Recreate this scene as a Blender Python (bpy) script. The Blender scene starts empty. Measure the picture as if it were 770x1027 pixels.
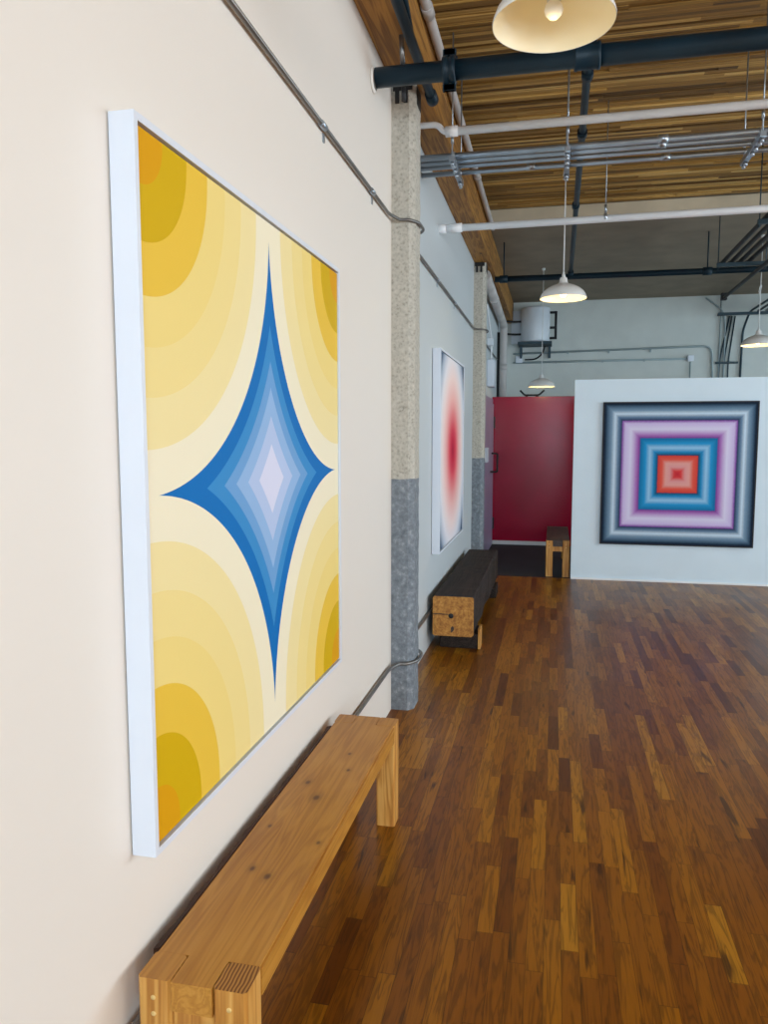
import bpy, bmesh, math, random
from mathutils import Vector, Matrix
R_ = random.Random(7)
S = bpy.context.scene
C = S.collection
PI = math.pi
WX = -0.965          # face of the left wall
def lin(c):
    return tuple(((v/255)/12.92 if v/255 <= .04045 else ((v/255+.055)/1.055)**2.4) for v in c[:3]) + (1.0,)

# ------------------------------------------------------------------ materials
class NT:
    def __init__(s, name):
        s.m = bpy.data.materials.new(name); s.m.use_nodes = True
        s.t = s.m.node_tree; s.t.nodes.clear()
        s.out = s.t.nodes.new('ShaderNodeOutputMaterial')
        s.b = s.t.nodes.new('ShaderNodeBsdfPrincipled')
        s.t.links.new(s.b.outputs[0], s.out.inputs[0])
        s._c = None
    def n(s, typ, **kw):
        nd = s.t.nodes.new(typ)
        for k, v in kw.items(): setattr(nd, k, v)
        return nd
    def l(s, a, b): s.t.links.new(a, b)
    def setin(s, sock, v):
        if hasattr(v, 'is_linked') or isinstance(v, bpy.types.NodeSocket): s.l(v, sock)
        else: sock.default_value = v
    def coord(s):
        if s._c is None: s._c = s.n('ShaderNodeTexCoord').outputs['Object']
        return s._c
    def xyz(s):
        q = s.n('ShaderNodeSeparateXYZ'); s.l(s.coord(), q.inputs[0]); return q.outputs
    def math(s, op, a, b=0.0, c=0.0):
        q = s.n('ShaderNodeMath', operation=op)
        s.setin(q.inputs[0], a); s.setin(q.inputs[1], b)
        if op in ('MULTIPLY_ADD', 'COMPARE', 'SMOOTH_MIN', 'SMOOTH_MAX'): s.setin(q.inputs[2], c)
        return q.outputs[0]
    def comb(s, x, y, z):
        q = s.n('ShaderNodeCombineXYZ')
        for i, v in enumerate((x, y, z)): s.setin(q.inputs[i], v)
        return q.outputs[0]
    def mapping(s, scale=(1, 1, 1), vec=None, loc=(0, 0, 0)):
        q = s.n('ShaderNodeMapping'); s.l(vec or s.coord(), q.inputs[0])
        q.inputs['Scale'].default_value = scale; q.inputs['Location'].default_value = loc
        return q.outputs[0]
    def noise(s, vec, scale=5, detail=4, rough=.5, dist=0):
        q = s.n('ShaderNodeTexNoise'); s.l(vec, q.inputs['Vector'])
        q.inputs['Scale'].default_value = scale; q.inputs['Detail'].default_value = detail
        q.inputs['Roughness'].default_value = rough; q.inputs['Distortion'].default_value = dist
        return q.outputs[0]
    def white(s, vec):
        q = s.n('ShaderNodeTexWhiteNoise', noise_dimensions='3D'); s.l(vec, q.inputs['Vector']); return q.outputs[0]
    def ramp(s, fac, stops, interp='LINEAR'):
        q = s.n('ShaderNodeValToRGB'); q.color_ramp.interpolation = interp
        e = q.color_ramp.elements
        e[0].position = stops[0][0]; e[0].color = lin(stops[0][1])
        e[1].position = stops[-1][0]; e[1].color = lin(stops[-1][1])
        for p, c in stops[1:-1]:
            x = e.new(p); x.color = lin(c)
        s.l(fac, q.inputs[0]); return q.outputs[0]
    def mix(s, fac, a, b, blend='MIX'):
        q = s.n('ShaderNodeMix', data_type='RGBA', blend_type=blend)
        s.setin(q.inputs[0], fac); s.setin(q.inputs[6], a); s.setin(q.inputs[7], b)
        return q.outputs[2]
    def bump(s, h, strength=.3, dist=.01):
        q = s.n('ShaderNodeBump'); q.inputs['Strength'].default_value = strength
        q.inputs['Distance'].default_value = dist; s.l(h, q.inputs['Height'])
        s.l(q.outputs[0], s.b.inputs['Normal'])
    def fin(s, col=None, rough=.5, metal=0.0, spec=.5):
        if col is not None: s.setin(s.b.inputs['Base Color'], col)
        s.setin(s.b.inputs['Roughness'], rough)
        s.b.inputs['Metallic'].default_value = metal
        s.b.inputs['Specular IOR Level'].default_value = spec
        return s.m

def paint(name, c, rough=.6, metal=0., var=.04, bump=.05, sc=60, spec=.5):
    k = NT(name)
    f = k.noise(k.mapping(), 3, 4)
    d = tuple(max(0, v*(1-var)) for v in c); e = tuple(min(255, v*(1+var)) for v in c)
    col = k.ramp(f, [(.3, d), (.7, e)])
    k.bump(k.noise(k.mapping(), sc, 3), bump, .003)
    return k.fin(col, rough, metal, spec)

def wood(name, dark, mid, light, axis=1, rough=.55, knots=True, ring=14., var=1., seed=0., spots=()):
    """plain-sawn softwood: long grain streaks along one axis"""
    k = NT(name)
    sc = [16, 16, 16]; sc[axis] = .9
    v = k.mapping(tuple(sc), loc=(seed, seed*1.7, seed*.3))
    warp = k.noise(k.mapping((1.5, 1.5, 1.5), loc=(seed, 0, 0)), 2.0, 2)
    g1 = k.noise(v, 1.0, 3, .5, .8)
    fine = [150, 150, 150]; fine[axis] = 5
    g2 = k.noise(k.mapping(tuple(fine)), 1.0, 3, .6)
    rings = k.math('SINE', k.math('MULTIPLY', g1, ring*PI))
    rings = k.math('MULTIPLY_ADD', rings, .5, .5)
    f = k.math('ADD', k.math('MULTIPLY', rings, .45*var), k.math('MULTIPLY', g2, .3))
    f = k.math('ADD', f, k.math('MULTIPLY', warp, .35))
    col = k.ramp(f, [(.18, dark), (.48, mid), (.85, light)])
    if knots:
        ks = [5., 5., 5.]; ks[axis] = 2.2
        vo = k.n('ShaderNodeTexVoronoi'); k.l(k.mapping(tuple(ks), loc=(seed+.37, .2, .1)), vo.inputs['Vector'])
        vo.inputs['Scale'].default_value = 1.
        kn = k.ramp(vo.outputs['Distance'], [(.05, (255, 255, 255)), (.11, (0, 0, 0))])
        col = k.mix(kn, col, lin(tuple(v*.45 for v in dark)))
    x = k.xyz() if spots else None
    for (px, py, ps) in spots:
        dx = k.math('SUBTRACT', x[0], px); dy = k.math('MULTIPLY', k.math('SUBTRACT', x[1], py), .62)
        d = k.math('SQRT', k.math('ADD', k.math('MULTIPLY', dx, dx), k.math('MULTIPLY', dy, dy)))
        halo = k.ramp(d, [(ps*.9, (170, 170, 170)), (ps*2.6, (0, 0, 0))])
        col = k.mix(halo, col, lin(tuple(v*.72 for v in mid)))
        core = k.ramp(d, [(ps*.55, (255, 255, 255)), (ps, (0, 0, 0))])
        col = k.mix(k.math('MULTIPLY', core, .85), col, lin((88, 44, 18)))
    k.bump(f, .15, .002)
    return k.fin(col, rough)

M = {}
M['wall'] = paint('wall_paint', (236, 228, 218), .55, var=.008, bump=.04, sc=120)
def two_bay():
    k = NT('left_wall_cream_cool_light_painted_past_column')
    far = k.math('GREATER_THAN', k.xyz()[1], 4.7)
    col = k.mix(far, lin((236, 228, 218)), lin((198, 204, 206)))  # cooler, dimmer light of the far bay is put into the wall colour
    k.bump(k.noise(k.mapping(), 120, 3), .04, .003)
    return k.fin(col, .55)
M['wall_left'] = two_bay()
M['wall_back'] = paint('back_wall_paint', (212, 216, 210), .7, var=.02)
M['partition'] = paint('partition_paint', (228, 244, 253), .6, var=.008, bump=.03)
M['white'] = paint('white_frame_lacquer', (226, 231, 240), .4, var=.005, bump=.01)
M['pvc'] = paint('white_pipe_paint', (246, 247, 248), .45, var=.03, bump=.03)
M['greypipe'] = paint('grey_painted_pipe', (190, 184, 180), .5, var=.06)
M['black'] = paint('black_iron_paint', (14, 38, 50), .45, var=.15, bump=.15, sc=80, spec=.3)
M['blackmatt'] = paint('matt_black_metal', (24, 24, 26), .6, var=.1)
M['galv'] = paint('galvanised_steel', (170, 178, 186), .3, .85, var=.08)
M['conduit'] = paint('dull_steel_conduit', (128, 124, 120), .38, .8, var=.1)
M['teal'] = paint('dark_strut_metal', (50, 68, 76), .45, .5, var=.1)
M['shade'] = paint('enamel_white', (228, 226, 222), .25, var=.01, bump=0.01)
M['lining'] = paint('cream_enamel_lining', (244, 232, 200), .35, var=.01, bump=.01)
M['cord'] = paint('white_cord', (215, 215, 212), .6)
M['greyceil'] = paint('grey_plaster_ceiling', (138, 124, 104), .85, var=.06, bump=.1, sc=30)
M['fascia'] = paint('cream_fascia_paint', (200, 186, 160), .7, var=.04)
M['darkfloor'] = paint('dark_entry_floor', (30, 33, 40), .75, var=.1)
M['red'] = paint('gloss_red_paint', (158, 0, 44), .22, var=.04, bump=.08, sc=4, spec=.3)
M['baseb'] = paint('white_baseboard_paint', (225, 222, 220), .5)
M['bluegrey'] = paint('blue_grey_conduit_paint', (160, 174, 176), .5)
M['gap_shade'] = paint('dark_brown_gap_shade', (62, 34, 18), .8, var=.2)  # colour of the shade in the gap behind the near bench
M['door'] = paint('lilac_grey_door_paint', (150, 135, 160), .35, var=.04)
M['tank'] = paint('white_tank_enamel', (222, 228, 234), .35, var=.02)
M['plug'] = paint('pale_dowel_wood', (226, 190, 120), .5)
M['gap'] = paint('shadow_gap_lining', (206, 196, 184), .8)
SPOTS = [(-.062, 1.045, .010), (.003, .938, .013), (-.045, .478, .009), (.012, .449, .011), (-.084, .72, .006), (.099, .655, .006), (.02, 1.32, .006), (.054, 1.175, .007)]
M['bench'] = wood('fir_bench_top', (158, 100, 30), (190, 132, 50), (212, 158, 76), 1, .42, seed=2.2, var=.4, knots=False, spots=SPOTS)
M['bench_leg'] = wood('fir_bench_leg', (160, 98, 34), (198, 138, 60), (218, 164, 86), 2, .5, knots=False, ring=10, seed=5)
M['beam'] = wood('fir_beam', (104, 66, 22), (150, 100, 36), (180, 128, 54), 1, .6, seed=9., ring=9)
M['dark_bench'] = wood('dark_timber', (30, 23, 20), (44, 34, 29), (60, 48, 41), 1, .65, knots=False, seed=4.)
M['dark_bench'].node_tree.nodes['Principled BSDF'].inputs['Specular IOR Level'].default_value = .2
M['dark_top'] = wood('dark_stained_seat', (38, 26, 22), (58, 42, 36), (78, 60, 50), 1, .5, knots=False, seed=4.)

def endgrain():
    k = NT('end_grain')
    x = k.xyz()
    vx = k.math('ADD', x[0], .74); vy = k.math('MULTIPLY', k.math('SUBTRACT', x[1], -.10), .5)
    r = k.math('SQRT', k.math('ADD', k.math('MULTIPLY', vx, vx), k.math('MULTIPLY', vy, vy)))
    r = k.math('ADD', r, k.math('MULTIPLY', k.noise(k.mapping(), 14, 2), .01))
    w = k.math('SINE', k.math('MULTIPLY', r, 2*PI/.009))
    col = k.ramp(k.math('MULTIPLY_ADD', w, .5, .5), [(.15, (112, 66, 20)), (.75, (186, 130, 62))])
    return k.fin(col, .6)
M['endgrain'] = endgrain()
def timber_end():
    k = NT('sawn_timber_end')
    v = k.mapping()
    x = k.xyz()
    r = k.math('SQRT', k.math('ADD', k.math('MULTIPLY', x[0], x[0]),
               k.math('MULTIPLY', k.math('SUBTRACT', x[2], .29), k.math('SUBTRACT', x[2], .29))))
    r2 = k.math('ADD', r, k.math('MULTIPLY', k.noise(v, 9, 3), .05))
    w = k.math('MULTIPLY_ADD', k.math('SINE', k.math('MULTIPLY', r2, 2*PI/.02)), .5, .5)
    f = k.math('ADD', k.math('MULTIPLY', w, .03), k.math('MULTIPLY', k.noise(v, 26, 5, .7), .85))
    col = k.ramp(f, [(.3, (138, 78, 22)), (.5, (196, 136, 58)), (.7, (222, 178, 98))])
    return k.fin(col, .6)
M['timber_end'] = timber_end()

def floor_mat():
    k = NT('oak_strip_floor')
    x = k.xyz()
    W = .057
    xr = k.math('DIVIDE', x[0], W)
    row = k.math('FLOOR', xr)
    h = k.white(k.comb(row, 3.1, 0.)); h2 = k.white(k.comb(row, 9.7, 2.))
    L = k.math('MULTIPLY_ADD', h2, .55, .38)
    yr = k.math('ADD', k.math('DIVIDE', x[1], L), k.math('MULTIPLY', h, 17.))
    idn = k.math('FLOOR', yr)
    rnd = k.white(k.comb(row, idn, 5.)); rnd2 = k.white(k.comb(row, idn, 11.))
    off = k.math('MULTIPLY', rnd2, 40.)
    gv = k.comb(k.math('ADD', x[0], off), k.math('ADD', x[1], off), off)
    def mp(v, sc):
        q = k.n('ShaderNodeMapping'); k.l(v, q.inputs[0]); q.inputs['Scale'].default_value = sc; return q.outputs[0]
    g1 = k.noise(mp(gv, (34, 2.6, 1)), 1., 3, .55, .9)
    g2 = k.noise(mp(gv, (240, 9, 1)), 1., 2, .5)
    rings = k.math('MULTIPLY_ADD', k.math('SINE', k.math('MULTIPLY', g1, 26.)), .5, .5)
    rings = k.math('POWER', rings, 2.5)
    base = k.ramp(rnd, [(0., (100, 52, 7)), (.10, (126, 70, 9)), (.34, (145, 86, 11)), (.66, (160, 99, 13)),
                        (.92, (176, 113, 18)), (1., (190, 130, 30))])
    dark = k.mix(.72, base, lin((52, 24, 4)))
    col = k.mix(k.math('MULTIPLY', rings, .7), base, dark)
    col = k.mix(k.math('MULTIPLY', g2, .5), col, dark)
    pt = k.ramp(k.noise(mp(gv, (20, 2.2, 1)), 1.3, 2, .5, .4), [(.66, (0, 0, 0)), (.74, (255, 255, 255))])
    col = k.mix(k.math('MULTIPLY', pt, .75), col, lin((46, 18, 6)))
    fx = k.math('FRACT', xr); fy = k.math('FRACT', yr)
    gx = k.math('LESS_THAN', k.math('MINIMUM', fx, k.math('SUBTRACT', 1., fx)), .018)
    gy = k.math('LESS_THAN', k.math('MULTIPLY', fy, L), .0025)
    gap = k.math('MAXIMUM', gx, gy)
    col = k.mix(k.math('MULTIPLY', gap, .55), col, lin((30, 12, 4)))
    hgt = k.math('ADD', k.math('MULTIPLY', rnd, .6), k.math('MULTIPLY', k.math('SUBTRACT', 1., gap), .8))
    hgt = k.math('ADD', hgt, k.math('MULTIPLY', g2, .25))
    k.bump(hgt, .10, .001)
    rg = k.math('MULTIPLY_ADD', k.noise(k.mapping(), 2.2, 3), .14, .26)
    return k.fin(col, rg, 0, .30)
M['floor'] = floor_mat()

def deck_mat():
    k = NT('timber_deck_ceiling')
    x = k.xyz()
    W = .045
    row = k.math('FLOOR', k.math('DIVIDE', x[1], W))
    h = k.white(k.comb(row, 3.1, 0.))
    xs = k.math('ADD', k.math('DIVIDE', x[0], 2.1), k.math('MULTIPLY', h, 9.))
    idn = k.math('FLOOR', xs)
    rnd = k.white(k.comb(row, idn, 5.)); off = k.math('MULTIPLY', rnd, 30.)
    gv = k.comb(k.math('ADD', x[0], off), x[1], x[2])
    q = k.n('ShaderNodeMapping'); k.l(gv, q.inputs[0]); q.inputs['Scale'].default_value = (1.1, 110, 110)
    g = k.noise(q.outputs[0], 1., 4, .6, .4)
    f = k.math('ADD', k.math('MULTIPLY', rnd, .4), k.math('MULTIPLY', g, .7))
    col = k.ramp(f, [(.25, (56, 34, 8)), (.42, (122, 86, 30)), (.62, (166, 122, 50)), (.82, (226, 186, 110))])
    return k.fin(col, .65)
M['deck'] = deck_mat()

def concrete():
    k = NT('column_concrete')
    x = k.xyz(); v = k.mapping()
    vo = k.n('ShaderNodeTexVoronoi'); k.l(v, vo.inputs['Vector']); vo.inputs['Scale'].default_value = 55
    f = k.math('ADD', k.math('MULTIPLY', vo.outputs['Distance'], .25), k.math('MULTIPLY', k.noise(v, 45, 6, .7), .8))
    raw = k.ramp(f, [(.30, (142, 137, 126)), (.50, (184, 178, 165)), (.75, (204, 198, 186))])
    pf = k.noise(v, 26, 6, .7)
    pnt = k.ramp(pf, [(.3, (96, 103, 110)), (.55, (128, 135, 142)), (.72, (168, 174, 178))])
    jag = k.math('ADD', x[2], k.math('MULTIPLY', k.noise(v, 12, 3), .02))
    up = k.math('GREATER_THAN', jag, 1.455)
    col = k.mix(up, pnt, raw)
    chip = k.ramp(k.noise(v, 7, 5, .7), [(.66, (0, 0, 0)), (.69, (255, 255, 255))])
    ch = k.math('MULTIPLY', chip, k.math('LESS_THAN', x[0], -.055))
    col = k.mix(ch, col, lin((226, 224, 218)))
    pit = k.ramp(k.noise(v, 16, 6, .75), [(.30, (255, 255, 255)), (.36, (0, 0, 0))])
    col = k.mix(k.math('MULTIPLY', pit, .5), col, lin((96, 92, 84)))
    k.bump(f, .5, .006)
    return k.fin(col, .85)
M['concrete'] = concrete()

# canvases -----------------------------------------------------------
AH, AV = .795, .81     # half width / height of the big canvas
def art_star():
    k = NT('yellow_corner_arcs_and_blue_star')
    x = k.xyz()
    u = k.math('DIVIDE', k.math('ABSOLUTE', x[1]), AH)
    v = k.math('DIVIDE', k.math('ABSOLUTE', k.math('SUBTRACT', x[2], .855)), AV)
    du = k.math('SUBTRACT', 1., u); dv = k.math('SUBTRACT', 1., v)
    r = k.math('SQRT', k.math('ADD', k.math('MULTIPLY', du, du), k.math('MULTIPLY', dv, dv)))
    r = k.math('DIVIDE', r, 1.5)
    s = .8*1.5
    st = [(0, (222, 160, 0)), (.112/s, (214, 174, 0)), (.232/s, (238, 196, 66)), (.350/s, (245, 219, 134)),
          (.460/s, (246, 223, 148)), (.575/s, (247, 228, 166)), (.69/s, (248, 238, 208)),
          (.8015/s, (0, 112, 188)), (.856/s, (58, 142, 204)), (.901/s, (112, 164, 216)), (.946/s, (150, 186, 228)),
          (.995/s, (184, 202, 236)), (1.052/s, (220, 222, 244))]
    col = k.ramp(r, st, 'CONSTANT')
    return k.fin(col, .6, 0, .2)
M['art_star'] = art_star()
def art_glow():
    k = NT('red_oval_in_pale_rings')
    x = k.xyz()
    u = k.math('DIVIDE', x[1], .80); v = k.math('DIVIDE', k.math('SUBTRACT', x[2], .83), .815)
    r = k.math('SQRT', k.math('ADD', k.math('MULTIPLY', u, u), k.math('MULTIPLY', v, v)))
    st = k.math('DIVIDE', k.math('FLOOR', k.math('MULTIPLY', r, 44.)), 44.)
    r = k.math('DIVIDE', k.math('ADD', k.math('MULTIPLY', st, .6), k.math('MULTIPLY', r, .4)), 1.5)
    s = 1.5
    col = k.ramp(r, [(0, (176, 10, 52)), (.10/s, (206, 24, 62)), (.24/s, (224, 66, 86)), (.40/s, (240, 136, 138)),
                     (.58/s, (248, 190, 184)), (.80/s, (250, 224, 220)), (1.0/s, (236, 232, 238)),
                     (1.17/s, (184, 194, 210)), (1.29/s, (74, 98, 126)), (1.40/s, (22, 42, 66))])
    return k.fin(col, .6, 0, .2)
M['art_glow'] = art_glow()
def art_squares():
    k = NT('nested_squares')
    x = k.xyz()
    u = k.math('DIVIDE', k.math('ABSOLUTE', x[0]), .84); v = k.math('DIVIDE', k.math('ABSOLUTE', k.math('SUBTRACT', x[2], .83)), .83)
    r = k.math('MAXIMUM', u, v)
    r = k.math('ADD', r, k.math('MULTIPLY', k.math('SUBTRACT', k.noise(k.mapping((1, 1, 1)), 60, 2), .5), .012))
    col = k.ramp(r, [(0, (214, 36, 52)), (.045, (226, 60, 62)), (.10, (236, 160, 158)), (.15, (240, 168, 158)),
                     (.20, (236, 92, 72)), (.255, (222, 62, 56)), (.262, (14, 66, 104)), (.31, (28, 146, 204)),
                     (.365, (160, 208, 240)), (.42, (30, 156, 214)), (.495, (4, 112, 168)), (.505, (140, 62, 156)),
                     (.545, (184, 130, 200)), (.62, (232, 224, 250)), (.70, (216, 196, 238)), (.735, (146, 84, 174)),
                     (.748, (34, 58, 92)), (.79, (110, 140, 168)), (.835, (214, 232, 246)), (.88, (126, 156, 180)),
                     (.945, (52, 82, 108)), (.965, (12, 30, 52))][:31])
    return k.fin(col, .6, 0, .2)
M['art_squares'] = art_squares()

def emit(name, c, s):
    k = NT(name); k.b.inputs['Emission Color'].default_value = lin(c); k.b.inputs['Emission Strength'].default_value = s
    return k.fin(lin(c), .3)
M['bulb_on'] = emit('lit_bulb', (255, 214, 140), 14)
M['bulb_dim'] = emit('bulb_frosted', (240, 234, 220), .08)
def glass():
    k = NT('window_glass')
    t = k.n('ShaderNodeBsdfTransparent'); g = k.n('ShaderNodeBsdfGlossy'); g.inputs['Roughness'].default_value = .02
    mx = k.n('ShaderNodeMixShader'); mx.inputs[0].default_value = .06
    k.l(t.outputs[0], mx.inputs[1]); k.l(g.outputs[0], mx.inputs[2]); k.l(mx.outputs[0], k.out.inputs[0])
    return k.m
M['glass'] = glass()

# ------------------------------------------------------------------ geometry helpers (world coordinates)
def box(bm, x0, x1, y0, y1, z0, z1, bev=0, mat=0):
    vs = [bm.verts.new((x, y, z)) for x in (x0, x1) for y in (y0, y1) for z in (z0, z1)]
    fs = [(0, 1, 3, 2), (4, 6, 7, 5), (0, 4, 5, 1), (2, 3, 7, 6), (0, 2, 6, 4), (1, 5, 7, 3)]
    faces = [bm.faces.new([vs[i] for i in f]) for f in fs]
    for f in faces: f.material_index = mat
    if bev:
        es = list({e for f in faces for e in f.edges})
        bmesh.ops.bevel(bm, geom=es, offset=bev, segments=2, profile=.6, affect='EDGES')
    return vs
def prism(bm, poly, axis, a, b, mat=0):
    def P(p, t):
        return {0: (t, p[0], p[1]), 1: (p[0], t, p[1]), 2: (p[0], p[1], t)}[axis]
    A = [bm.verts.new(P(p, a)) for p in poly]; B = [bm.verts.new(P(p, b)) for p in poly]
    fs = [bm.faces.new(A), bm.faces.new(B[::-1])]
    n = len(poly)
    for i in range(n): fs.append(bm.faces.new([A[i], B[i], B[(i+1) % n], A[(i+1) % n]]))
    for f in fs: f.material_index = mat
    bmesh.ops.recalc_face_normals(bm, faces=fs)
    return fs
def fillet(pts, r, n=6):
    pts = [Vector(p) for p in pts]
    out = [pts[0]]
    for i in range(1, len(pts)-1):
        a, b, c = pts[i-1], pts[i], pts[i+1]
        da, dc = (a-b), (c-b)
        t = min(r, da.length*.48, dc.length*.48)
        p0, p1 = b+da.normalized()*t, b+dc.normalized()*t
        for j in range(n+1):
            s = j/n
            out.append(p0*(1-s)**2 + b*2*s*(1-s) + p1*s*s)
    out.append(pts[-1])
    return out
def tube(bm, pts, r, seg=12, cap=True, fr=0):
    pts = fillet(pts, fr) if fr else [Vector(p) for p in pts]
    rings = []; up = None
    for i, p in enumerate(pts):
        t = (pts[min(i+1, len(pts)-1)] - pts[max(i-1, 0)]).normalized()
        if up is None:
            up = Vector((0, 0, 1)) if abs(t.z) < .9 else Vector((1, 0, 0))
        up = (up - t*up.dot(t)).normalized(); sd = t.cross(up)
        rr = r[i] if isinstance(r, (list, tuple)) else r
        rings.append([bm.verts.new(p + (up*math.cos(2*PI*j/seg) + sd*math.sin(2*PI*j/seg))*rr) for j in range(seg)])
    for a, b in zip(rings, rings[1:]):
        for j in range(seg):
            f = bm.faces.new([a[j], a[(j+1) % seg], b[(j+1) % seg], b[j]]); f.smooth = True
    if cap:
        bm.faces.new(rings[0][::-1]); bm.faces.new(rings[-1])
def lathe(bm, prof, cx, cy, cz, seg=40, axis=2):
    rings = []
    for r, z in prof:
        r = max(r, .0004)
        ring = []
        for j in range(seg):
            a = 2*PI*j/seg; c, s = r*math.cos(a), r*math.sin(a)
            p = {2: (c, s, z), 1: (c, z, s), 0: (z, c, s)}[axis]
            ring.append(bm.verts.new((cx+p[0], cy+p[1], cz+p[2])))
        rings.append(ring)
    for a, b in zip(rings, rings[1:]):
        for j in range(seg):
            f = bm.faces.new([a[j], a[(j+1) % seg], b[(j+1) % seg], b[j]]); f.smooth = True
def B(): return bmesh.new()

def link(name, bm, mats, parent=None, origin=(0, 0, 0), norm=True):
    """bm in world coordinates; origin = parent's world place, or its own when top-level"""
    if norm: bmesh.ops.recalc_face_normals(bm, faces=bm.faces)
    o3 = Vector(parent['_o']) if parent is not None else Vector(origin)
    bmesh.ops.translate(bm, verts=bm.verts, vec=-o3)
    me = bpy.data.meshes.new(name); bm.to_mesh(me); bm.free()
    for m in (mats if isinstance(mats, (list, tuple)) else [mats]): me.materials.append(M[m])
    o = bpy.data.objects.new(name, me); C.objects.link(o)
    if parent is not None:
        o.parent = parent
        o['_o'] = tuple(o3)
    else:
        o.location = o3; o['_o'] = tuple(o3)
    return o
def tag(o, label, cat, group=None, kind=None):
    if label: o['label'] = label
    if cat: o['category'] = cat
    if group: o['group'] = group
    if kind: o['kind'] = kind
    return o
def thing(name, loc, label, cat, group=None):
    o = bpy.data.objects.new(name, None); o.empty_display_size = .1
    C.objects.link(o); o.location = loc; o['_o'] = tuple(loc)
    return tag(o, label, cat, group)
def struct(name, bm, mats, parent=None, **kw):
    o = link(name, bm, mats, parent, **kw)
    if parent is None: o['kind'] = 'structure'
    return o
def dup(root, loc, label=None, group=None):
    r = root.copy(); C.objects.link(r); r.location = loc
    if label: r['label'] = label
    if group: r['group'] = group
    for ch in list(root.children):
        c = ch.copy(); C.objects.link(c); c.parent = r
        for g in list(ch.children):
            d = g.copy(); C.objects.link(d); d.parent = c
    return r

# ------------------------------------------------------------------ room shell
YB, YF, XR = 14.3, -5.0, 6.5      # back wall, wall behind the camera, right wall
YS = 9.40                          # where the oak floor ends / partition stands
ZD, ZG = 4.29, 4.10                # timber deck, grey ceiling
b = B(); box(b, WX, XR, YF, YS, -.12, 0); struct('floor', b, 'floor')
b = B(); box(b, WX, XR, YS, YB, -.12, 0); o = struct('floor_entry', b, 'darkfloor')
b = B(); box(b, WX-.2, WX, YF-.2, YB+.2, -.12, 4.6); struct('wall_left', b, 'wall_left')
b = B(); box(b, WX-.2, XR+.2, YB, YB+.2, -.12, 4.6); struct('wall_back', b, 'wall_back')
# deck boards run across the room, on edge, each a little higher or lower
b = B(); y = YF; i = 0
while y < 9.15:
    y1 = min(y+.045, 9.15); x = WX
    while x < XR:
        x1 = min(XR, x + R_.uniform(1.2, 3.2))
        dz = R_.choice((0, 0, .003, .006, .010, .016, -.006))
        box(b, x, x1, y+.0015, y1-.0015, ZD+dz, ZD+.09)
        x = x1
    y = y1
box(b, WX, XR, YF, 9.15, ZD+.089, ZD+.14)
struct('ceiling', b, 'deck', norm=False)
b = B(); box(b, WX, XR, 9.15+.03, YB, ZG, ZG+.3)
struct('ceiling_rear', b, 'greyceil')
b = B(); box(b, WX, XR, 9.15, 9.18, ZG-.004, ZD-.005, .004); struct('trim_1', b, 'fascia')

# walls with window openings
def wall_with_windows(name, axis, pos, thick, lo, hi, wins, z0, z1, zt):
    bm = B()
    def bx(a0, a1, c0, c1):
        if axis == 0: box(bm, pos, pos+thick, a0, a1, c0, c1)
        else: box(bm, a0, a1, pos, pos+thick, c0, c1)
    bx(lo, hi, -.12, z0); bx(lo, hi, z1, zt)
    cur = lo
    for a, c in wins:
        bx(cur, a, z0, z1); cur = c
    bx(cur, hi, z0, z1)
    struct(name, bm, 'wall')
WZ0, WZ1 = .9, 3.5
RW = [(-4.2, -1.9), (-1.2, 1.1), (1.8, 4.1), (4.8, 7.1), (7.8, 10.1), (11.0, 13.3)]  # last opening is added, unseen, to brighten the back wall
FW = [(-.3, 2.0), (2.8, 5.1)]
wall_with_windows('wall_right', 0, XR, .25, YF-.2, YB+.2, RW, WZ0, WZ1, 4.6)
wall_with_windows('wall_front', 1, YF-.25, .25, WX-.2, XR+.2, FW, WZ0, WZ1, 4.6)
wn = 0
def window(axis, pos, a, c):
    global wn; wn += 1
    bm = B()
    def bx(m, a0, a1, z0, z1, d=.06):
        if axis == 0: box(m, pos, pos+d, a0, a1, z0, z1)
        else: box(m, a0, a1, pos, pos+d, z0, z1)
    bx(bm, a, c, WZ0, WZ0+.06); bx(bm, a, c, WZ1-.06, WZ1)
    bx(bm, a, a+.06, WZ0+.06, WZ1-.06); bx(bm, c-.06, c, WZ0+.06, WZ1-.06)
    for k in (1, 2):
        m = a+(c-a)*k/3; bx(bm, m-.015, m+.015, WZ0+.06, WZ1-.06)
    for k in (1, 2, 3):
        z = WZ0+(WZ1-WZ0)*k/4
        for q in range(3):
            m0 = a+(c-a)*q/3 + (.06 if q == 0 else .015); m1 = a+(c-a)*(q+1)/3 - (.06 if q == 2 else .015)
            bx(bm, m0, m1, z-.015, z+.015)
    w = struct('window_%d' % wn, bm, 'baseb')
    g = B()
    if axis == 0: box(g, pos+.062, pos+.068, a+.02, c-.02, WZ0+.02, WZ1-.02)
    else: box(g, a+.02, c-.02, pos+.062, pos+.068, WZ0+.02, WZ1-.02)
    link('pane', g, 'glass', w)
for a, c in RW: window(0, XR+.08, a, c)
for a, c in FW: window(1, YF-.18, a, c)

# free-standing display wall and low red wall
b = B(); box(b, .222, 2.66, YS-.02, YS+.13, .0, 2.365, .003); struct('wall_partition', b, 'partition')
b = B(); box(b, WX+.002, .30, 12.22, 12.36, 0, 2.32, .004)
struct('wall_red', b, 'red')
b = B(); box(b, WX+.03, .13, 12.20, 12.219, 0, .06, .003); struct('baseboard_red', b, 'baseb')

b = B(); box(b, .222, 2.66, YS-.032, YS-.0205, 0, .022, .002); struct('baseboard_partition', b, 'pvc')
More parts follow.
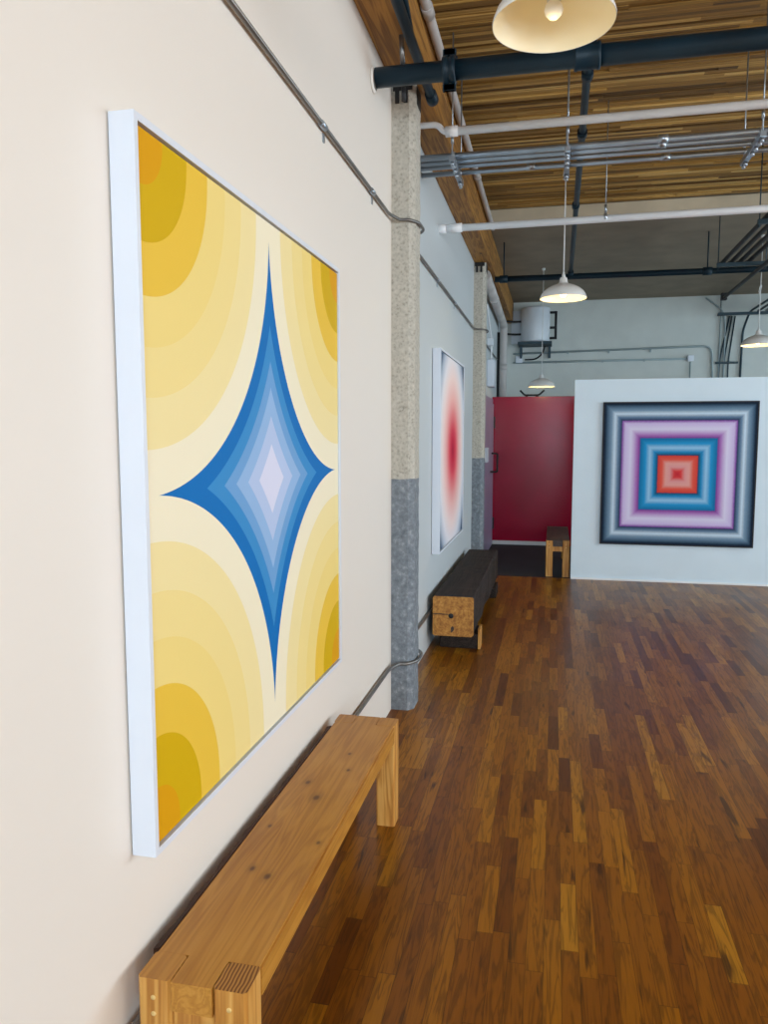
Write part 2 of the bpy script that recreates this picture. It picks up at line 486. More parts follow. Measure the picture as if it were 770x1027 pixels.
# timber beam along the top of the left wall
b = B(); box(b, WX+.001, -.772, YF+.01, YB-.01, 3.735, ZG-.01, .006)
tag(link('timber_beam', b, 'beam', origin=(-.87, 4, 3.735)), 'long brown timber beam running along the top of the left wall', 'beam')

# concrete columns
def column(name, yc, label):
    x1 = -.826; c = .036; y0, y1 = yc, yc+.22
    poly = [(WX-.05, y0), (x1-c, y0), (x1, y0+c), (x1, y1-c), (x1-c, y1), (WX-.05, y1)]
    bm = B(); prism(bm, poly, 2, 0.0, 3.735)
    vs = [e for e in bm.edges if abs(e.verts[0].co.z-e.verts[1].co.z) > 1]
    bmesh.ops.subdivide_edges(bm, edges=vs, cuts=90)
    for v in bm.verts:
        k = R_.uniform(-.0022, .0022)
        if v.co.x > WX: v.co.x += k; v.co.y += R_.uniform(-.0018, .0018) if v.co.y < yc+.1 else 0
        if v.co.z < .12 and v.co.x > -.80: v.co.x -= (.12-v.co.z)*.12*R_.random()
    o = link(name, bm, 'concrete', origin=(-.87, yc+.15, 0))
    return tag(o, label, 'column', 'concrete columns against the left wall')
column('concrete_column', 4.57, 'rough concrete column with grey painted lower half, nearest, beside the bare wood bench')
column('concrete_column', 9.27, 'distant concrete column behind the dark timber bench, grey below')
# iron brackets at the column heads
for i, (yc, lb) in enumerate(((4.57, 'black iron bracket on the head of the nearest concrete column'),
                              (9.27, 'black iron bracket on the head of the distant concrete column'))):
    t = thing('column_bracket', (-.87, yc, 3.60), lb, 'bracket', 'iron brackets at the column heads')
    bm = B(); box(bm, WX+.01, -.841, yc-.012, yc-.004, 3.69, 3.733, .002); link('plate', bm, 'blackmatt', t)
    for x in (-.93, -.88):
        bm = B(); box(bm, x-.012, x+.012, yc-.016, yc-.005, 3.62, 3.689, .002); link('strap', bm, 'blackmatt', t)
    bm = B(); box(bm, -.835, -.823, yc+.04, yc+.18, 3.63, 3.733, .003); link('side_plate', bm, 'blackmatt', t)

# ------------------------------------------------------------------ paintings
def art_on_left_wall(name, y0, y1, z0, z1, mat, label, dep=.065):
    t = thing(name, (WX, (y0+y1)/2, z0), label, 'painting', 'framed square paintings')
    xf = WX+dep; lip = .017
    bm = B()
    x0 = WX+.004
    box(bm, x0, xf, y0, y0+lip, z0, z1, .001); box(bm, x0, xf, y1-lip, y1, z0, z1, .001)
    box(bm, x0, xf, y0+lip, y1-lip, z0, z0+lip); box(bm, x0, xf, y0+lip, y1-lip, z1-lip, z1)
    link('frame', bm, 'white', t)
    bm = B(); box(bm, x0+.002, xf-.03, y0+lip, y1-lip, z0+lip, z1-lip); link('backing', bm, 'gap', t)
    g = .006
    bm = B(); box(bm, xf-.029, xf-.006, y0+lip+g, y1-lip-g, z0+lip+g, z1-lip-g, .0015)
    link('canvas', bm, mat, t)
    return t
# canvas centres: z0 + .855 / z0 + .83
art_on_left_wall('painting', 1.572, 3.208, .707, 2.403, 'art_star', 'large painting of a blue four-pointed star on yellow arcs, hung above the wood bench')
art_on_left_wall('painting', 6.15, 7.79, .745, 2.405, 'art_glow', 'painting of a red glowing oval fading to pale rings, above the dark timber bench', .07)
t = thing('painting', (1.387, YS-.02, .44), 'painting of nested squares in navy, purple, blue and red on the white display wall', 'painting', 'framed square paintings')
bm = B(); yb = YS-.022; yf = YS-.062
px0, px1, pz0, pz1 = .547, 2.227, .440, 2.100
for q in ((px0, px0+.012, pz0, pz1), (px1-.012, px1, pz0, pz1), (px0+.012, px1-.012, pz0, pz0+.012), (px0+.012, px1-.012, pz1-.012, pz1)):
    box(bm, q[0], q[1], yf, yb, q[2], q[3])
link('frame', bm, 'blackmatt', t)
bm = B(); box(bm, px0+.0125, px1-.0125, yf+.004, yb, pz0+.0125, pz1-.0125); link('canvas', bm, 'art_squares', t)

# ------------------------------------------------------------------ benches
def wood_bench(x0, x1, y0, y1, h, label, topmat, rear=False):
    t = thing('bench', ((x0+x1)/2, y0, 0), label, 'bench')
    t['_o'] = ((x0+x1)/2, y0, 0)
    lw, ld, th = .082, .092, .072
    # seat with tongues between the leg tops
    a, c = x0+lw+.0022, x1-lw-.0022
    poly = [(x0, y0+ld+.001), (a, y0+ld+.001), (a, y0), (c, y0), (c, y0+ld+.001), (x1, y0+ld+.001),
            (x1, y1-ld-.001), (c, y1-ld-.001), (c, y1), (a, y1), (a, y1-ld-.001), (x0, y1-ld-.001)]
    bm = B(); prism(bm, poly, 2, h-th, h)
    long_edges = [e for e in bm.edges if e.calc_length() > 1 and (e.verts[0].co.z+e.verts[1].co.z)/2 > h-.01]
    bmesh.ops.bevel(bm, geom=long_edges, offset=.006, segments=2, affect='EDGES')
    link('seat', bm, topmat, t)
    for (lx, ly, eg) in ((x0, y0, 0), (x1-lw, y0, 1), (x0, y1-ld, 0), (x1-lw, y1-ld, 0)):
        bm = B(); box(bm, lx, lx+lw, ly, ly+ld, 0, h+.0005)
        vert = [e for e in bm.edges if abs(e.verts[0].co.z-e.verts[1].co.z) > .2]
        bmesh.ops.bevel(bm, geom=vert, offset=.007, segments=1, affect='EDGES')
        for f in bm.faces:
            if f.calc_center_median().z > h-.001: f.material_index = 1
        leg = link('leg', bm, ['bench_leg', 'endgrain' if eg else topmat], t)
        if ly == y0:
            for zz in (h-.045, h-.085):
                g = B(); lathe(g, [(0, -.0015), (.0058, -.0015), (.0062, .001)], lx+lw*.48, ly, zz, 14, axis=1)
                pl = link('dowel_plug', g, 'plug', leg); pl['label'] = 'pale round dowel plug'
    for ly in (y0+.012, y1-.052):
        bm = B(); box(bm, x0+lw+.001, x1-lw-.001, ly, ly+.04, h-th-.062, h-th-.001, .002)
        link('stretcher', bm, 'bench_leg', t)
    if rear:  # dark strip added as the shade between seat and wall
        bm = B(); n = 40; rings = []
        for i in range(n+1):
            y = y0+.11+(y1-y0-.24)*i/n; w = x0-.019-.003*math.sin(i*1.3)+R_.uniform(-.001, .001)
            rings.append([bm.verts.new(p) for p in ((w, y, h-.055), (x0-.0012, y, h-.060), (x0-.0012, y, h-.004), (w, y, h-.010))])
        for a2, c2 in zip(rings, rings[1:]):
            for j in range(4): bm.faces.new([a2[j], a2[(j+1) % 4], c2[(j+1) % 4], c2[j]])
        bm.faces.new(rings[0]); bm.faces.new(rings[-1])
        tag(link('gap_shade_strip', bm, 'gap_shade', t), 'dark brown strip standing in for the shade between bench and wall', None)
    return t
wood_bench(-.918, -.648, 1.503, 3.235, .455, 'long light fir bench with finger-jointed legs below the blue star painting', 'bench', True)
wood_bench(-.075, .207, 9.47, 11.0, .445, 'small bench with dark seat and pale legs in front of the red wall', 'dark_top')

t = thing('timber_bench', (-.755, 5.95, 0), 'heavy squared dark timber beam used as a bench below the red oval painting', 'bench')
bm = B()
n = 26; prof = []
Y0, Y1 = 5.95, 8.55
rg = random.Random(3)
rings = []
for i in range(n+1):
    s = i/n; y = Y0+(Y1-Y0)*s
    k = 0 if i == 0 else rg.uniform(-.005, .005)
    notch = .035*math.exp(-((s-.42)/.05)**2)
    xl, xr, zl, zh = -.918, -.592+k, .122, .442
    ch = .018 + (.01*rg.random() if i else 0)
    pts = [(xl, zl+.01), (xl+.01, zl), (xr-ch, zl), (xr-notch, zl+ch+notch*1.5), (xr, zl+.13), (xr, zh-.012), (xr-.012, zh+k*.4), (xl+.012, zh), (xl, zh-.012)]
    rings.append([bm.verts.new((p[0], y, p[1])) for p in pts])
for a, c in zip(rings, rings[1:]):
    m = len(a)
    for j in range(m): bm.faces.new([a[j], a[(j+1) % m], c[(j+1) % m], c[j]])
f1 = bm.faces.new(rings[0]); f1.material_index = 1; f2 = bm.faces.new(rings[-1]); f2.material_index = 1
tb = link('timber', bm, ['dark_bench', 'timber_end'], t)
g = B(); lathe(g, [(0, -.0015), (.020, -.0015), (.021, .0)], -.772, Y0, .286, 20, axis=1); hb = link('bolt_hole', g, 'blackmatt', tb)
hb['label'] = 'round black bolt hole in the sawn end'
g = B(); box(g, -.916, -.792, Y0-.0012, Y0, .294, .301); cr = link('crack', g, 'blackmatt', tb)
g = B(); prism(g, [(-.770, .150), (-.752, .165), (-.745, .190), (-.757, .205), (-.772, .192)], 1, Y0-.0012, Y0); kn = link('knot', g, 'dark_top', tb)
for (ya, yb2) in ((6.06, 6.36), (8.05, 8.35)):
    bm = B(); box(bm, -.875, -.570, ya, yb2, 0, .1215, .006); bl = link('support_block', bm, 'dark_bench', t)
bm = B(); box(bm, -.567, -.548, 6.05, 6.20, 0, .17, .003); link('wedge', bm, 'bench_leg', t)

# ------------------------------------------------------------------ wall conduits wrapping the columns
def wall_conduit(z, ya, yb, r, label, mat='conduit', clips=()):
    pts = [(WX+.02, ya, z)]
    for yc in (4.57, 9.27):
        if yb > yc+.5:
            pts += [(WX+.02, yc-.16, z), (WX+.06, yc-.03, z), (-.862, yc-.03, z), (-.808, yc+.05, z), (-.808, yc+.22, z), (-.85, yc+.30, z), (WX+.02, yc+.34, z)]
    pts.append((WX+.02, yb, z))
    t = thing('wall_conduit', (WX+.02, (ya+yb)/2, z), label, 'conduit', 'steel conduits fixed to the left wall')
    bm = B(); tube(bm, pts, r, 10, fr=.05); link('tube', bm, mat, t)
    for y in clips:
        bm = B(); tube(bm, [(WX+.02, y-.03, z), (WX+.02, y+.03, z)], r+.004, 10); link('coupling', bm, 'galv', t)
        bm = B(); box(bm, WX+.0005, WX+.006, y+.05, y+.07, z-.045, z-r, .001); link('clip', bm, 'galv', t)
    return t
wall_conduit(2.96, .2, 12.9, .0095, 'thin steel conduit running high along the left wall and around both columns', clips=(3.13, 4.0, 6.3, 7.4))
wall_conduit(.305, .2, 9.0, .0115, 'thin steel conduit running low along the left wall behind the benches', clips=(5.2,))

# ------------------------------------------------------------------ overhead pipes
def coupling(bm, x, y, z, r, L):
    lathe(bm, [(r*.9, -L/2), (r*1.22, -L/2), (r*1.28, -L/2+.012), (r*1.2, -L/2+.018), (r*1.2, L/2-.018), (r*1.28, L/2-.012), (r*1.22, L/2), (r*.9, L/2)], x, y, z, 24, axis=0)
t = thing('black_pipe', (0, 4.09, 3.56), 'thick black iron pipe crossing the room in front of the nearest column head', 'pipe')
yb_, zb_ = 4.09, 3.558
bm = B(); tube(bm, [(-.945, yb_, zb_), (XR-.01, yb_, zb_)], .049, 28); link('tube', bm, 'black', t)
bm = B(); lathe(bm, [(.045, -.033), (.064, -.033), (.068, -.026), (.068, -.008), (.062, -.004), (.062, .004), (.068, .008), (.068, .026), (.064, .033), (.045, .033)], -.562, yb_, zb_, 28, axis=0)
for sx in (-1, 1):
    for (dy, dz) in ((0, .085), (0, -.085), (.05, .07)):
        box(bm, -.562+sx*.002-.032, -.562+sx*.002+.032, yb_+dy-.012, yb_+dy+.012, zb_+dz-.016, zb_+dz+.016, .003)
cl = link('grooved_coupling', bm, 'black', t)
bm = B(); coupling(bm, .118, yb_, zb_, .050, .125); link('tee', bm, 'black', t)
bm = B(); tube(bm, [(.128, yb_, zb_+.055), (.128, yb_, zb_+.16)], .034, 20); link('tee_neck', bm, 'black', t)
bm = B(); lathe(bm, [(.050, .0), (.062, .002), (.063, .005), (.058, .012), (.050, .014)], WX+.001, yb_, zb_-.01, 26, axis=0)
tag(link('plaster_patch', bm, 'wall', t), 'white plaster ring around the pipe end', None)
bm = B(); tube(bm, [(-.805, 4.09, 3.600), (-.805, 4.05, 3.737)], .013, 10); link('rod', bm, 'conduit', t)
bm = B(); tube(bm, [(-.80, 4.09, 3.50), (-.80, 4.09, 3.43)], .012, 10); link('drop_stud', bm, 'blackmatt', t)
t = thing('black_pipe', (.14, 6, 3.76), 'thin black iron pipe running down the room above the pendant lamps', 'pipe')
bm = B(); tube(bm, [(.134, 1.0, 3.775), (.136, 4.09, 3.77), (.150, 9.83, 3.70)], .024, 14); link('tube', bm, 'black', t)
for y in (3.75, 4.75, 5.6, 7.2):
    bm = B(); tube(bm, [(.14, y-.035, 3.768-(y-4.09)*.0122), (.14, y+.035, 3.768-(y-4.09)*.0122)], .034, 14); link('coupling', bm, 'black', t)
t = thing('black_pipe', (1.3, 9.9, 3.65), 'black pipe crossing under the grey ceiling in front of the back wall', 'pipe')
bm = B(); tube(bm, [(-.77, 9.9, 3.655), (XR-.01, 9.9, 3.625)], .036, 18); link('tube', bm, 'black', t)
bm = B(); tube(bm, [(.151, 9.9, 3.66), (.151, 9.845, 3.70)], .035, 14); link('tee', bm, 'black', t)
for x in (-.66, 1.72):
    bm = B(); tube(bm, [(x-.05, 9.9, 3.655-(x+.77)*.0041), (x+.05, 9.9, 3.655-(x+.77)*.0041)], .047, 16)
    tube(bm, [(x, 9.9, 3.69), (x, 9.9, ZG)], .008, 8); link('hanger_clamp', bm, 'black', t)
t = thing('black_pipe', (-.735, 2, 3.68), 'black iron pipe clinging to the side of the beam up to the nearest column', 'pipe')
bm = B(); tube(bm, [(-.747, -2, 3.685), (-.747, 4.70, 3.685)], .026, 16); link('tube', bm, 'black', t)
bm = B(); lathe(bm, [(.0, -.05), (.034, -.05), (.036, .04), (.028, .05)], -.747, 4.68, 3.685, 16, axis=1); link('end_cap', bm, 'black', t)
bm = B(); tube(bm, [(-.735, 3.2, 3.685), (-.735, 3.8, 3.76), (-.735, 3.95, 3.685)], .014, 8); link('brace', bm, 'black', t)
# long grey pipe along the beam
def grey_pipe(pts, r, label, coup, origin):
    t = thing('drain_pipe', origin, label, 'pipe', 'grey painted drain pipes along the beam')
    bm = B(); tube(bm, pts, r, 16, fr=.10); link('tube', bm, 'greypipe', t)
    for a, c in coup:
        bm = B(); tube(bm, [a, c], r+.006, 16); link('coupling', bm, 'greypipe', t)
grey_pipe([(-.735, -3, 4.05), (-.735, 9.05, 4.05), (-.735, 9.12, 4.09)], .028, 'pale grey drain pipe running along the beam under the timber deck',
          [((-.735, 4.4, 4.05), (-.735, 4.5, 4.05)), ((-.735, 7.2, 4.05), (-.735, 7.3, 4.05))], (-.735, 3, 4.05))
grey_pipe([(-.86, 9.64, 3.66), (-.875, 13.3, 3.57), (-.875, 13.3, .0)], .062, 'pale grey drain pipe turning down into the corner behind the red wall',
          [((-.875, 13.3, 2.82), (-.875, 13.3, 2.92)), ((-.866, 11.0, 3.62), (-.866, 11.12, 3.617))], (-.87, 13.3, 0))
t = thing('black_pipe', (-.93, 13.0, 0), 'thin black pipe rising beside the pale drain pipe in the far corner', 'pipe')
bm = B(); tube(bm, [(-.93, 12.9, 0), (-.93, 12.9, 3.4)], .022, 10); link('tube', bm, 'blackmatt', t)

# white pipes
t = thing('white_pipe', (1, 5.1, 3.644), 'upper white painted pipe crossing the room, with a jog at its left end', 'pipe', 'white painted pipes crossing the room')
bm = B(); tube(bm, [(WX-.01, 5.1, 3.696), (-.775, 5.1, 3.694), (-.732, 5.1, 3.644), (-.69, 5.1, 3.644)], .019, 14, fr=.03); link('jog', bm, 'pvc', t)
bm = B(); tube(bm, [(-.70, 5.1, 3.644), (XR-.01, 5.1, 3.662)], .026, 18); link('tube', bm, 'pvc', t)
bm = B(); tube(bm, [(-.722, 5.1, 3.644), (-.645, 5.1, 3.645)], .033, 18); link('coupling', bm, 'pvc', t)
t = thing('white_pipe', (1, 6.46, 3.42), 'lower white painted pipe crossing the room, capped at the left wall', 'pipe', 'white painted pipes crossing the room')
bm = B(); tube(bm, [(WX-.01, 6.46, 3.40), (XR-.01, 6.46, 3.43)], .028, 18); link('tube', bm, 'pvc', t)
bm = B(); tube(bm, [(WX-.01, 6.46, 3.40), (WX+.06, 6.46, 3.40)], .036, 18); link('end_cap', bm, 'pvc', t)
bm = B(); tube(bm, [(WX+.09, 6.46, 3.401), (WX+.19, 6.46, 3.402)], .036, 18); link('coupling', bm, 'pvc', t)
def rod_hanger(x, y, zp, r, label):
    t = thing('rod_hanger', (x, y, zp), label, 'hanger', 'thin rod hangers holding the white pipes')
    bm = B(); tube(bm, [(x, y, zp+r+.03), (x, y, ZD+.01)], .004, 6); link('rod', bm, 'galv', t)
    bm = B(); tube(bm, [(x, y, zp+r+.01), (x, y, zp+r+.07)], .009, 8)
    lathe(bm, [(r+.001, -.012), (r+.005, -.012), (r+.005, .012), (r+.001, .012)], x, y, zp, 18, axis=0); link('clevis', bm, 'galv', t)
rod_hanger(.354, 6.46, 3.416, .028, 'rod and clevis holding the lower white pipe, right of the pendant cord')

# galvanised conduit rack
rack = [(5.24, .020, 3.545, 'front'), (5.33, .020, 3.545, 'second'), (5.42, .016, 3.54, 'third'), (5.60, .017, 3.555, 'rearmost')]
for i, (y, r, z, w) in enumerate(rack):
    t = thing('ceiling_conduit', (1, y, z), '%s of the four shiny steel conduits crossing the room between the white pipes' % w, 'conduit', 'four shiny steel conduits crossing the room')
    x0 = -.95 if i != 3 else -.96
    bm = B(); tube(bm, [(x0, y, z-.005), (XR-.01, y, z+.012)], r, 14); link('tube', bm, 'galv', t)
    for cx in ([.62] if i in (0, 1) else [.68, -.20] if i == 3 else [2.2]):
        bm = B(); tube(bm, [(cx-.03, y, z+.001), (cx+.03, y, z+.001)], r+.006, 14); link('coupling', bm, 'galv', t)
for x, w in ((-.69, 'beside the nearest column'), (.042, 'above the middle pendant lamp'), (1.18, 'at the right edge of the photo')):
    t = thing('trapeze_hanger', (x, 5.4, 3.5), 'galvanised trapeze hanger under the steel conduits %s' % w, 'hanger', 'trapeze hangers under the steel conduits')
    bm = B(); box(bm, x-.018, x+.018, 5.16, 5.68, 3.485, 3.519, .002); link('strut', bm, 'galv', t)
    for y in (5.185, 5.655):
        bm = B(); tube(bm, [(x, y, 3.458), (x, y, ZD+.01)], .005, 8)
        link('rod', bm, 'galv', t)
        bm = B(); tube(bm, [(x, y, 3.462), (x, y, 3.4845)], .012, 6); link('nut', bm, 'galv', t)
        bm = B(); tube(bm, [(x, y, 3.60), (x, y, 3.66)], .010, 6); link('rod_sleeve', bm, 'galv', t)
    for (y, r, z, _) in rack:
        bm = B(); lathe(bm, [(r+.0005, -.012), (r+.006, -.012), (r+.006, .012), (r+.0005, .012)], x, y, z-.003, 16, axis=0)
        link('strap', bm, 'galv', t)
        bm = B(); tube(bm, [(x, y, 3.462), (x, y, 3.484)], .013, 8); link('bolt', bm, 'galv', t)

# black conduits at right
gb = 'black conduits running down the right of the room'
bx_ = [1.775, 1.865, 1.955, 2.045]
for x, w in zip(bx_, ('leftmost', 'second from left', 'third from left', 'rightmost')):
    t = thing('black_conduit', (x, 6, 3.62), '%s of four black conduits hung together at the right under the ceiling' % w, 'conduit', gb)
    bm = B(); tube(bm, [(x, 5.8, 3.62), (x, 9.45, 3.62)], .022, 12); link('tube', bm, 'blackmatt', t)
    bm = B(); tube(bm, [(x, 9.42, 3.62), (x, 9.5, 3.62)], .028, 12); link('end_coupling', bm, 'blackmatt', t)
t = thing('black_conduit', (2.15, 8, 3.56), 'single longer black conduit ending below the grey ceiling at right', 'conduit', gb)
bm = B(); tube(bm, [(2.15, 5.8, 3.53), (2.15, 11.1, 3.53)], .022, 12); link('tube', bm, 'blackmatt', t)
bm = B(); box(bm, 2.115, 2.185, 11.08, 11.16, 3.50, 3.59, .004); link('end_box', bm, 'blackmatt', t)
for y, zt, w in ((7.5, ZD, 'nearer'), (9.25, ZG, 'farther')):
    t = thing('trapeze_hanger', (1.95, y, 3.57), '%s dark trapeze hanger under the black conduits at right' % w, 'hanger', 'dark trapeze hangers')
    bm = B(); box(bm, 1.70, 2.22, y-.02, y+.02, 3.585-.028, 3.597, .002); link('strut', bm, 'teal', t)
    for x in (1.715, 2.20):
        bm = B(); tube(bm, [(x, y, 3.53), (x, y, zt+.01)], .006, 8); link('rod', bm, 'teal', t)

# ------------------------------------------------------------------ pendant lamps
RS = .193
def pendant(loc, ztop, label, lit, cord_r=.0055, clip=None):
    x, y, z = loc
    t = thing('pendant_lamp', loc, label, 'lamp', 'white dome pendant lamps')
    bm = B()
    outer = [(RS, 0), (RS*1.004, .006), (RS*.985, .018), (.183, .036), (.167, .060), (.140, .083), (.106, .102), (.072, .115), (.046, .124), (.036, .134), (.031, .165), (.026, .175)]
    inner = [(r-.0035, zz-.0035) for r, zz in outer[1:-3]][::-1]
    lathe(bm, outer + [(.001, .177)], x, y, z, 56)
    link('shade', bm, 'shade', t)
    bm = B(); lathe(bm, [(RS-.001, .001)] + [(r-.004, zz-.003) for r, zz in outer[2:9]] + [(.001, .116)], x, y, z, 56); link('shade_lining', bm, 'lining', t)
    bm = B(); tube(bm, [(x, y, z+.173), (x, y, z+.20)], .014, 14); tube(bm, [(x, y, z+.198), (x, y, z+.215)], .009, 12); link('cord_grip', bm, 'cord', t)
    bm = B(); tube(bm, [(x, y, z+.21), (x, y, ztop)], cord_r, 8); link('cord', bm, 'cord', t)
    bm = B(); tube(bm, [(x, y, ztop-.03), (x, y, ztop)], .022, 16); link('ceiling_canopy', bm, 'cord', t)
    bm = B(); tube(bm, [(x, y, z+.065), (x, y, z+.115)], .022, 16); link('socket', bm, 'cord', t)
    bm = B(); lathe(bm, [(.001, .012), (.014, .014), (.026, .026), (.030, .040), (.026, .054), (.016, .066), (.013, .070)], x, y, z, 24)
    link('bulb', bm, 'bulb_on' if lit else 'bulb_dim', t)
    if clip:
        bm = B(); tube(bm, [(x-.02, y, clip-.05), (x, y, clip), (x+.012, y, clip+.06), (x-.006, y, clip+.05), (x-.02, y, clip-.02)], .005, 6, fr=.02); link('cord_loop', bm, 'cord', t)
    ld = bpy.data.lights.new('bulb_light', 'POINT'); ld.energy = 4 if lit else .25; ld.color = (1, .76, .34); ld.shadow_soft_size = .03
    lo = bpy.data.objects.new('bulb_light', ld); C.objects.link(lo); lo.parent = t; lo.location = (0, 0, -.01 + .0)
pendant((-.031, 2.64, 3.01), ZD+.01, 'largest white dome pendant lamp, cut off by the top edge of the photo', False)
pendant((.046, 6.80, 2.86), ZD+.01, 'middle white dome pendant lamp glowing yellow, in the centre of the room', True, clip=3.88)
pendant((-.202, 11.5, 2.42), ZG+.001, 'small white dome pendant lamp hanging above the red wall', True)
pendant((2.38, 10.2, 2.80), ZG+.001, 'white dome pendant lamp at the right edge above the display wall', True, clip=3.45)

# ------------------------------------------------------------------ back wall equipment
YW = YB
t = thing('wall_tank', (-.39, 14.05, 3.30), 'white cylindrical tank on a dark wall shelf above the red wall', 'tank')
bm = B(); lathe(bm, [(.001, 3.345), (.20, 3.345), (.245, 3.36), (.25, 3.38), (.25, 3.92), (.245, 3.94), (.20, 3.955), (.001, 3.955)], -.37, 14.02, 0, 40); link('tank_body', bm, 'tank', t)
bm = B(); box(bm, -.66, -.08, 13.76, 14.28, 3.30, 3.344, .004); box(bm, -.64, -.60, 14.2, 14.298, 3.1, 3.30); box(bm, -.14, -.10, 14.2, 14.298, 3.1, 3.30); link('shelf', bm, 'teal', t)
bm = B(); box(bm, -.80, -.60, 14.22, 14.298, 3.36, 3.94, .004); link('back_panel', bm, 'tank', t)
for z in (3.42, 3.60, 3.86):
    bm = B(); tube(bm, [(-.14, 14.0, z), (-.02, 14.0, z)], .022, 10); link('side_pipe', bm, 'blackmatt', t)
for z in (3.50, 3.72):
    bm = B(); tube(bm, [(-.88, 13.9, z), (-.74, 14.0, z), (-.60, 14.0, z)], .018, 10, fr=.05); link('feed_pipe', bm, 'blackmatt', t)
bm = B(); tube(bm, [(-.02, 14.0, 3.40), (-.02, 14.0, 3.88)], .022, 10); link('riser', bm, 'blackmatt', t)
bm = B(); tube(bm, [(-.20, 14.1, 3.30), (-.24, 14.15, 3.17), (-.36, 14.24, 3.08), (-.55, 14.26, 3.08)], .014, 8, fr=.08); link('cable', bm, 'blackmatt', t)
def jbox(x, z, s, label, m='white'):
    t = thing('junction_box', (x, YW, z), label, 'junction box', 'junction boxes on the back wall')
    bm = B(); box(bm, x-s/2, x+s/2, YW-.07, YW-.001, z-s/2, z+s/2, .006); link('body', bm, m, t)
    bm = B(); box(bm, x-s/2+.01, x+s/2-.01, YW-.076, YW-.0705, z-s/2+.01, z+s/2-.01, .002); link('cover', bm, m, t)
jbox(-.655, 3.085, .115, 'small white square junction box below the white tank')
jbox(2.262, 3.045, .10, 'small white junction box at the end of the lower back wall conduit')
gw = 'steel conduits on the back wall'
def bconduit(pts, label, r=.018, m='bluegrey', fr=.15, clips=()):
    t = thing('wall_conduit', pts[0], label, 'conduit', gw)
    bm = B(); tube(bm, pts, r, 10, fr=fr); link('tube', bm, m, t)
    for x in clips:
        z = pts[0][2]
        bm = B(); box(bm, x-.012, x+.012, pts[0][1]-r-.004, YW-.0005, z-r-.004, z+r+.004); link('clip', bm, m, t)
yw = YW-.03
bconduit([(-.76, yw, 3.19), (2.60, yw, 3.25), (2.66, yw, 2.0)], 'upper thin conduit along the back wall, curving down at its right end', clips=(.2, .9, 1.6))
bconduit([(-.76, yw, 3.03), (2.21, yw, 3.04)], 'lower thin conduit along the back wall between two white boxes', clips=(.0, .8, 1.5))
bconduit([(2.262, yw, 2.99), (2.262, yw, 2.0)], 'short conduit dropping from the white box behind the display wall', .012)
bconduit([(2.47, yw, 4.06), (2.76, yw, 3.84), (2.80, yw, 3.6), (2.80, yw, 2.0)], 'slim conduit bending down from the grey ceiling at right', .014)
bconduit([(2.72, yw, 4.09), (2.72, yw, 2.0)], 'straight slim conduit beside the bending one on the back wall', .012)
for i, x in enumerate((2.86, 2.90, 2.95)):
    bconduit([(x, yw, 3.74), (2.73+.07*i, yw, 3.0), (2.73+.07*i, yw, 2.0)], '%s of three dark conduits fanning down the back wall below the strut' % ('leftmost', 'middle', 'rightmost')[i], .013, 'teal')
t = thing('conduit_strut', (3.3, 14.2, 3.72), 'dark steel strut on the back wall holding the bundle of conduits', 'strut')
bm = B(); box(bm, 2.60, 4.6, 13.86, 13.92, 3.70, 3.745, .003); link('channel', bm, 'teal', t)
bm = B(); box(bm, 2.66, 3.02, 14.22, 14.262, 2.94, 2.975, .003); link('lower_channel', bm, 'teal', t)
for i in range(7):
    x = 3.13+i*.12
    t = thing('ceiling_conduit', (x, 13, 3.80), ('%s of seven teal grey conduits running to the back wall at the right edge' % ('leftmost', 'second', 'third', 'fourth', 'fifth', 'sixth', 'rightmost')[i]), 'conduit', 'teal conduits reaching the back wall')
    pts = [(x, 10.2, 3.775), (x, 14.02, 3.775)]
    if i == 0: pts = [(x, 10.2, 3.775), (x, 14.05, 3.775), (3.08, 14.27, 3.5), (3.06, 14.27, 2.0)]
    bm = B(); tube(bm, pts, .018, 10, fr=.12); link('tube', bm, 'teal', t)

# things on the left wall beyond the distant column
t = thing('door_1', (WX, 11, 0), None, None); t['kind'] = 'structure'
del_keys = [k for k in ('label', 'category') if k in t.keys()]
for k in del_keys: del t[k]
bm = B(); box(bm, WX+.001, WX+.02, 10.25, 12.14, .01, 2.28, .004); link('door_frame', bm, 'door', t)
bm = B(); box(bm, WX+.021, WX+.04, 10.35, 12.05, .02, 2.2, .003); link('leaf', bm, 'door', t)
for z in (.35, 1.92):
    bm = B(); box(bm, WX+.021, WX+.06, 12.051, 12.12, z-.09, z+.09, .004); link('hinge', bm, 'blackmatt', t)
bm = B(); tube(bm, [(WX+.041, 11.5, 1.18), (WX+.13, 11.5, 1.18), (WX+.13, 11.7, 1.18), (WX+.13, 11.7, 1.45), (WX+.041, 11.7, 1.45)], .014, 8, fr=.03); link('handle', bm, 'blackmatt', t)
bm = B(); box(bm, WX+.041, WX+.08, 10.5, 10.75, 1.35, 1.55, .006); link('lock_case', bm, 'tank', t)
t = thing('wall_box', (WX, 11.3, 2.4), 'long white upright box above the lilac door beside the far column', 'box')
bm = B(); box(bm, WX+.001, WX+.10, 11.2, 11.55, 2.42, 2.80, .008); link('body', bm, 'white', t)
bm = B(); tube(bm, [(WX+.05, 11.3, 2.80), (WX+.05, 11.3, 3.1), (WX+.05, 10.7, 3.35), (WX+.05, 10.5, 3.45)], .012, 8, fr=.1); link('feed_conduit', bm, 'pvc', t)
bm = B(); box(bm, WX+.001, WX+.08, 11.22, 11.36, 3.0, 3.1, .004); link('switch_box', bm, 'tank', t)
t = thing('metal_rack', (-.35, 12.29, 2.32), 'small black metal rack with two upturned prongs on top of the red wall', 'rack')
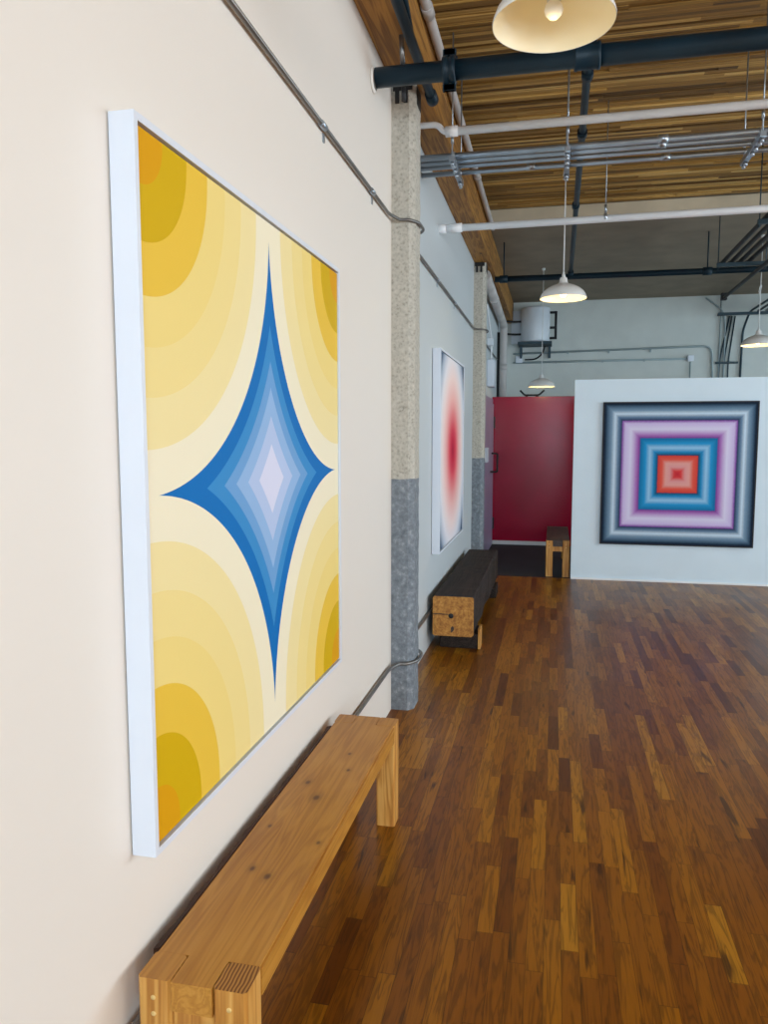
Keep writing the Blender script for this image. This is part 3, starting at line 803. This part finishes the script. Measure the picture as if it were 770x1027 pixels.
bm = B(); tube(bm, [(-.54, 12.29, 2.42), (-.47, 12.29, 2.345), (-.25, 12.29, 2.345), (-.17, 12.29, 2.42)], .014, 8, fr=.03); link('frame', bm, 'blackmatt', t)
for x in (-.44, -.28):
    bm = B(); box(bm, x-.02, x+.02, 12.25, 12.33, 2.3205, 2.335, .002); link('foot', bm, 'blackmatt', t)

# ------------------------------------------------------------------ light
def area(name, loc, size, rot, e, col):
    ld = bpy.data.lights.new(name, 'AREA'); ld.shape = 'RECTANGLE'; ld.size, ld.size_y = size
    ld.energy = e; ld.color = col
    o = bpy.data.objects.new(name, ld); C.objects.link(o); o.location = loc; o.rotation_euler = rot
    return o
ER = [115, 125, 155, 170, 120, 110]  # last entry feeds the window added for the back wall
CR = [(1, .88, .76), (1, .90, .80), (.92, .95, .97), (.70, .88, 1), (.60, .84, 1), (.66, .86, 1)]
for i, (a, c) in enumerate(RW):
    area('daylight_right', (XR+.30, (a+c)/2, (WZ0+WZ1)/2), (WZ1-WZ0, c-a), (0, PI/2, 0), ER[i], CR[i])
for a, c in FW:
    area('daylight_front', ((a+c)/2, YF-.30, (WZ0+WZ1)/2), (c-a, WZ1-WZ0), (PI/2, 0, 0), 290, (.62, .83, 1))
w = bpy.data.worlds.new('world'); S.world = w; w.use_nodes = True
bg = w.node_tree.nodes['Background']; bg.inputs[0].default_value = (.55, .75, 1, 1); bg.inputs[1].default_value = .6

# ------------------------------------------------------------------ camera
cam = bpy.data.cameras.new('camera'); co = bpy.data.objects.new('camera', cam); C.objects.link(co)
f = 770.
Yc = Vector((171, 75.5, -f)).normalized(); Zc = Vector((0, f, 75.5)).normalized()
Xc = Yc.cross(Zc).normalized(); Zc = Xc.cross(Yc)
co.matrix_world = Matrix.Translation((0, 0, 1.7)) @ Matrix((Xc, Yc, Zc)).to_4x4()
cam.sensor_fit = 'HORIZONTAL'; cam.sensor_width = 36; cam.lens = 36.0*f/770
cam.clip_start = .05
S.camera = co
for o in S.objects:
    if '_o' in o.keys(): del o['_o']
S.view_settings.view_transform = 'Standard'; S.view_settings.look = 'None'
S.view_settings.gamma = 1; S.view_settings.use_curve_mapping = False
S.view_settings.exposure = 0.0
S.cycles.use_denoising = True
S.cycles.max_bounces = 10; S.cycles.diffuse_bounces = 5
S.cycles.sample_clamp_indirect = 6
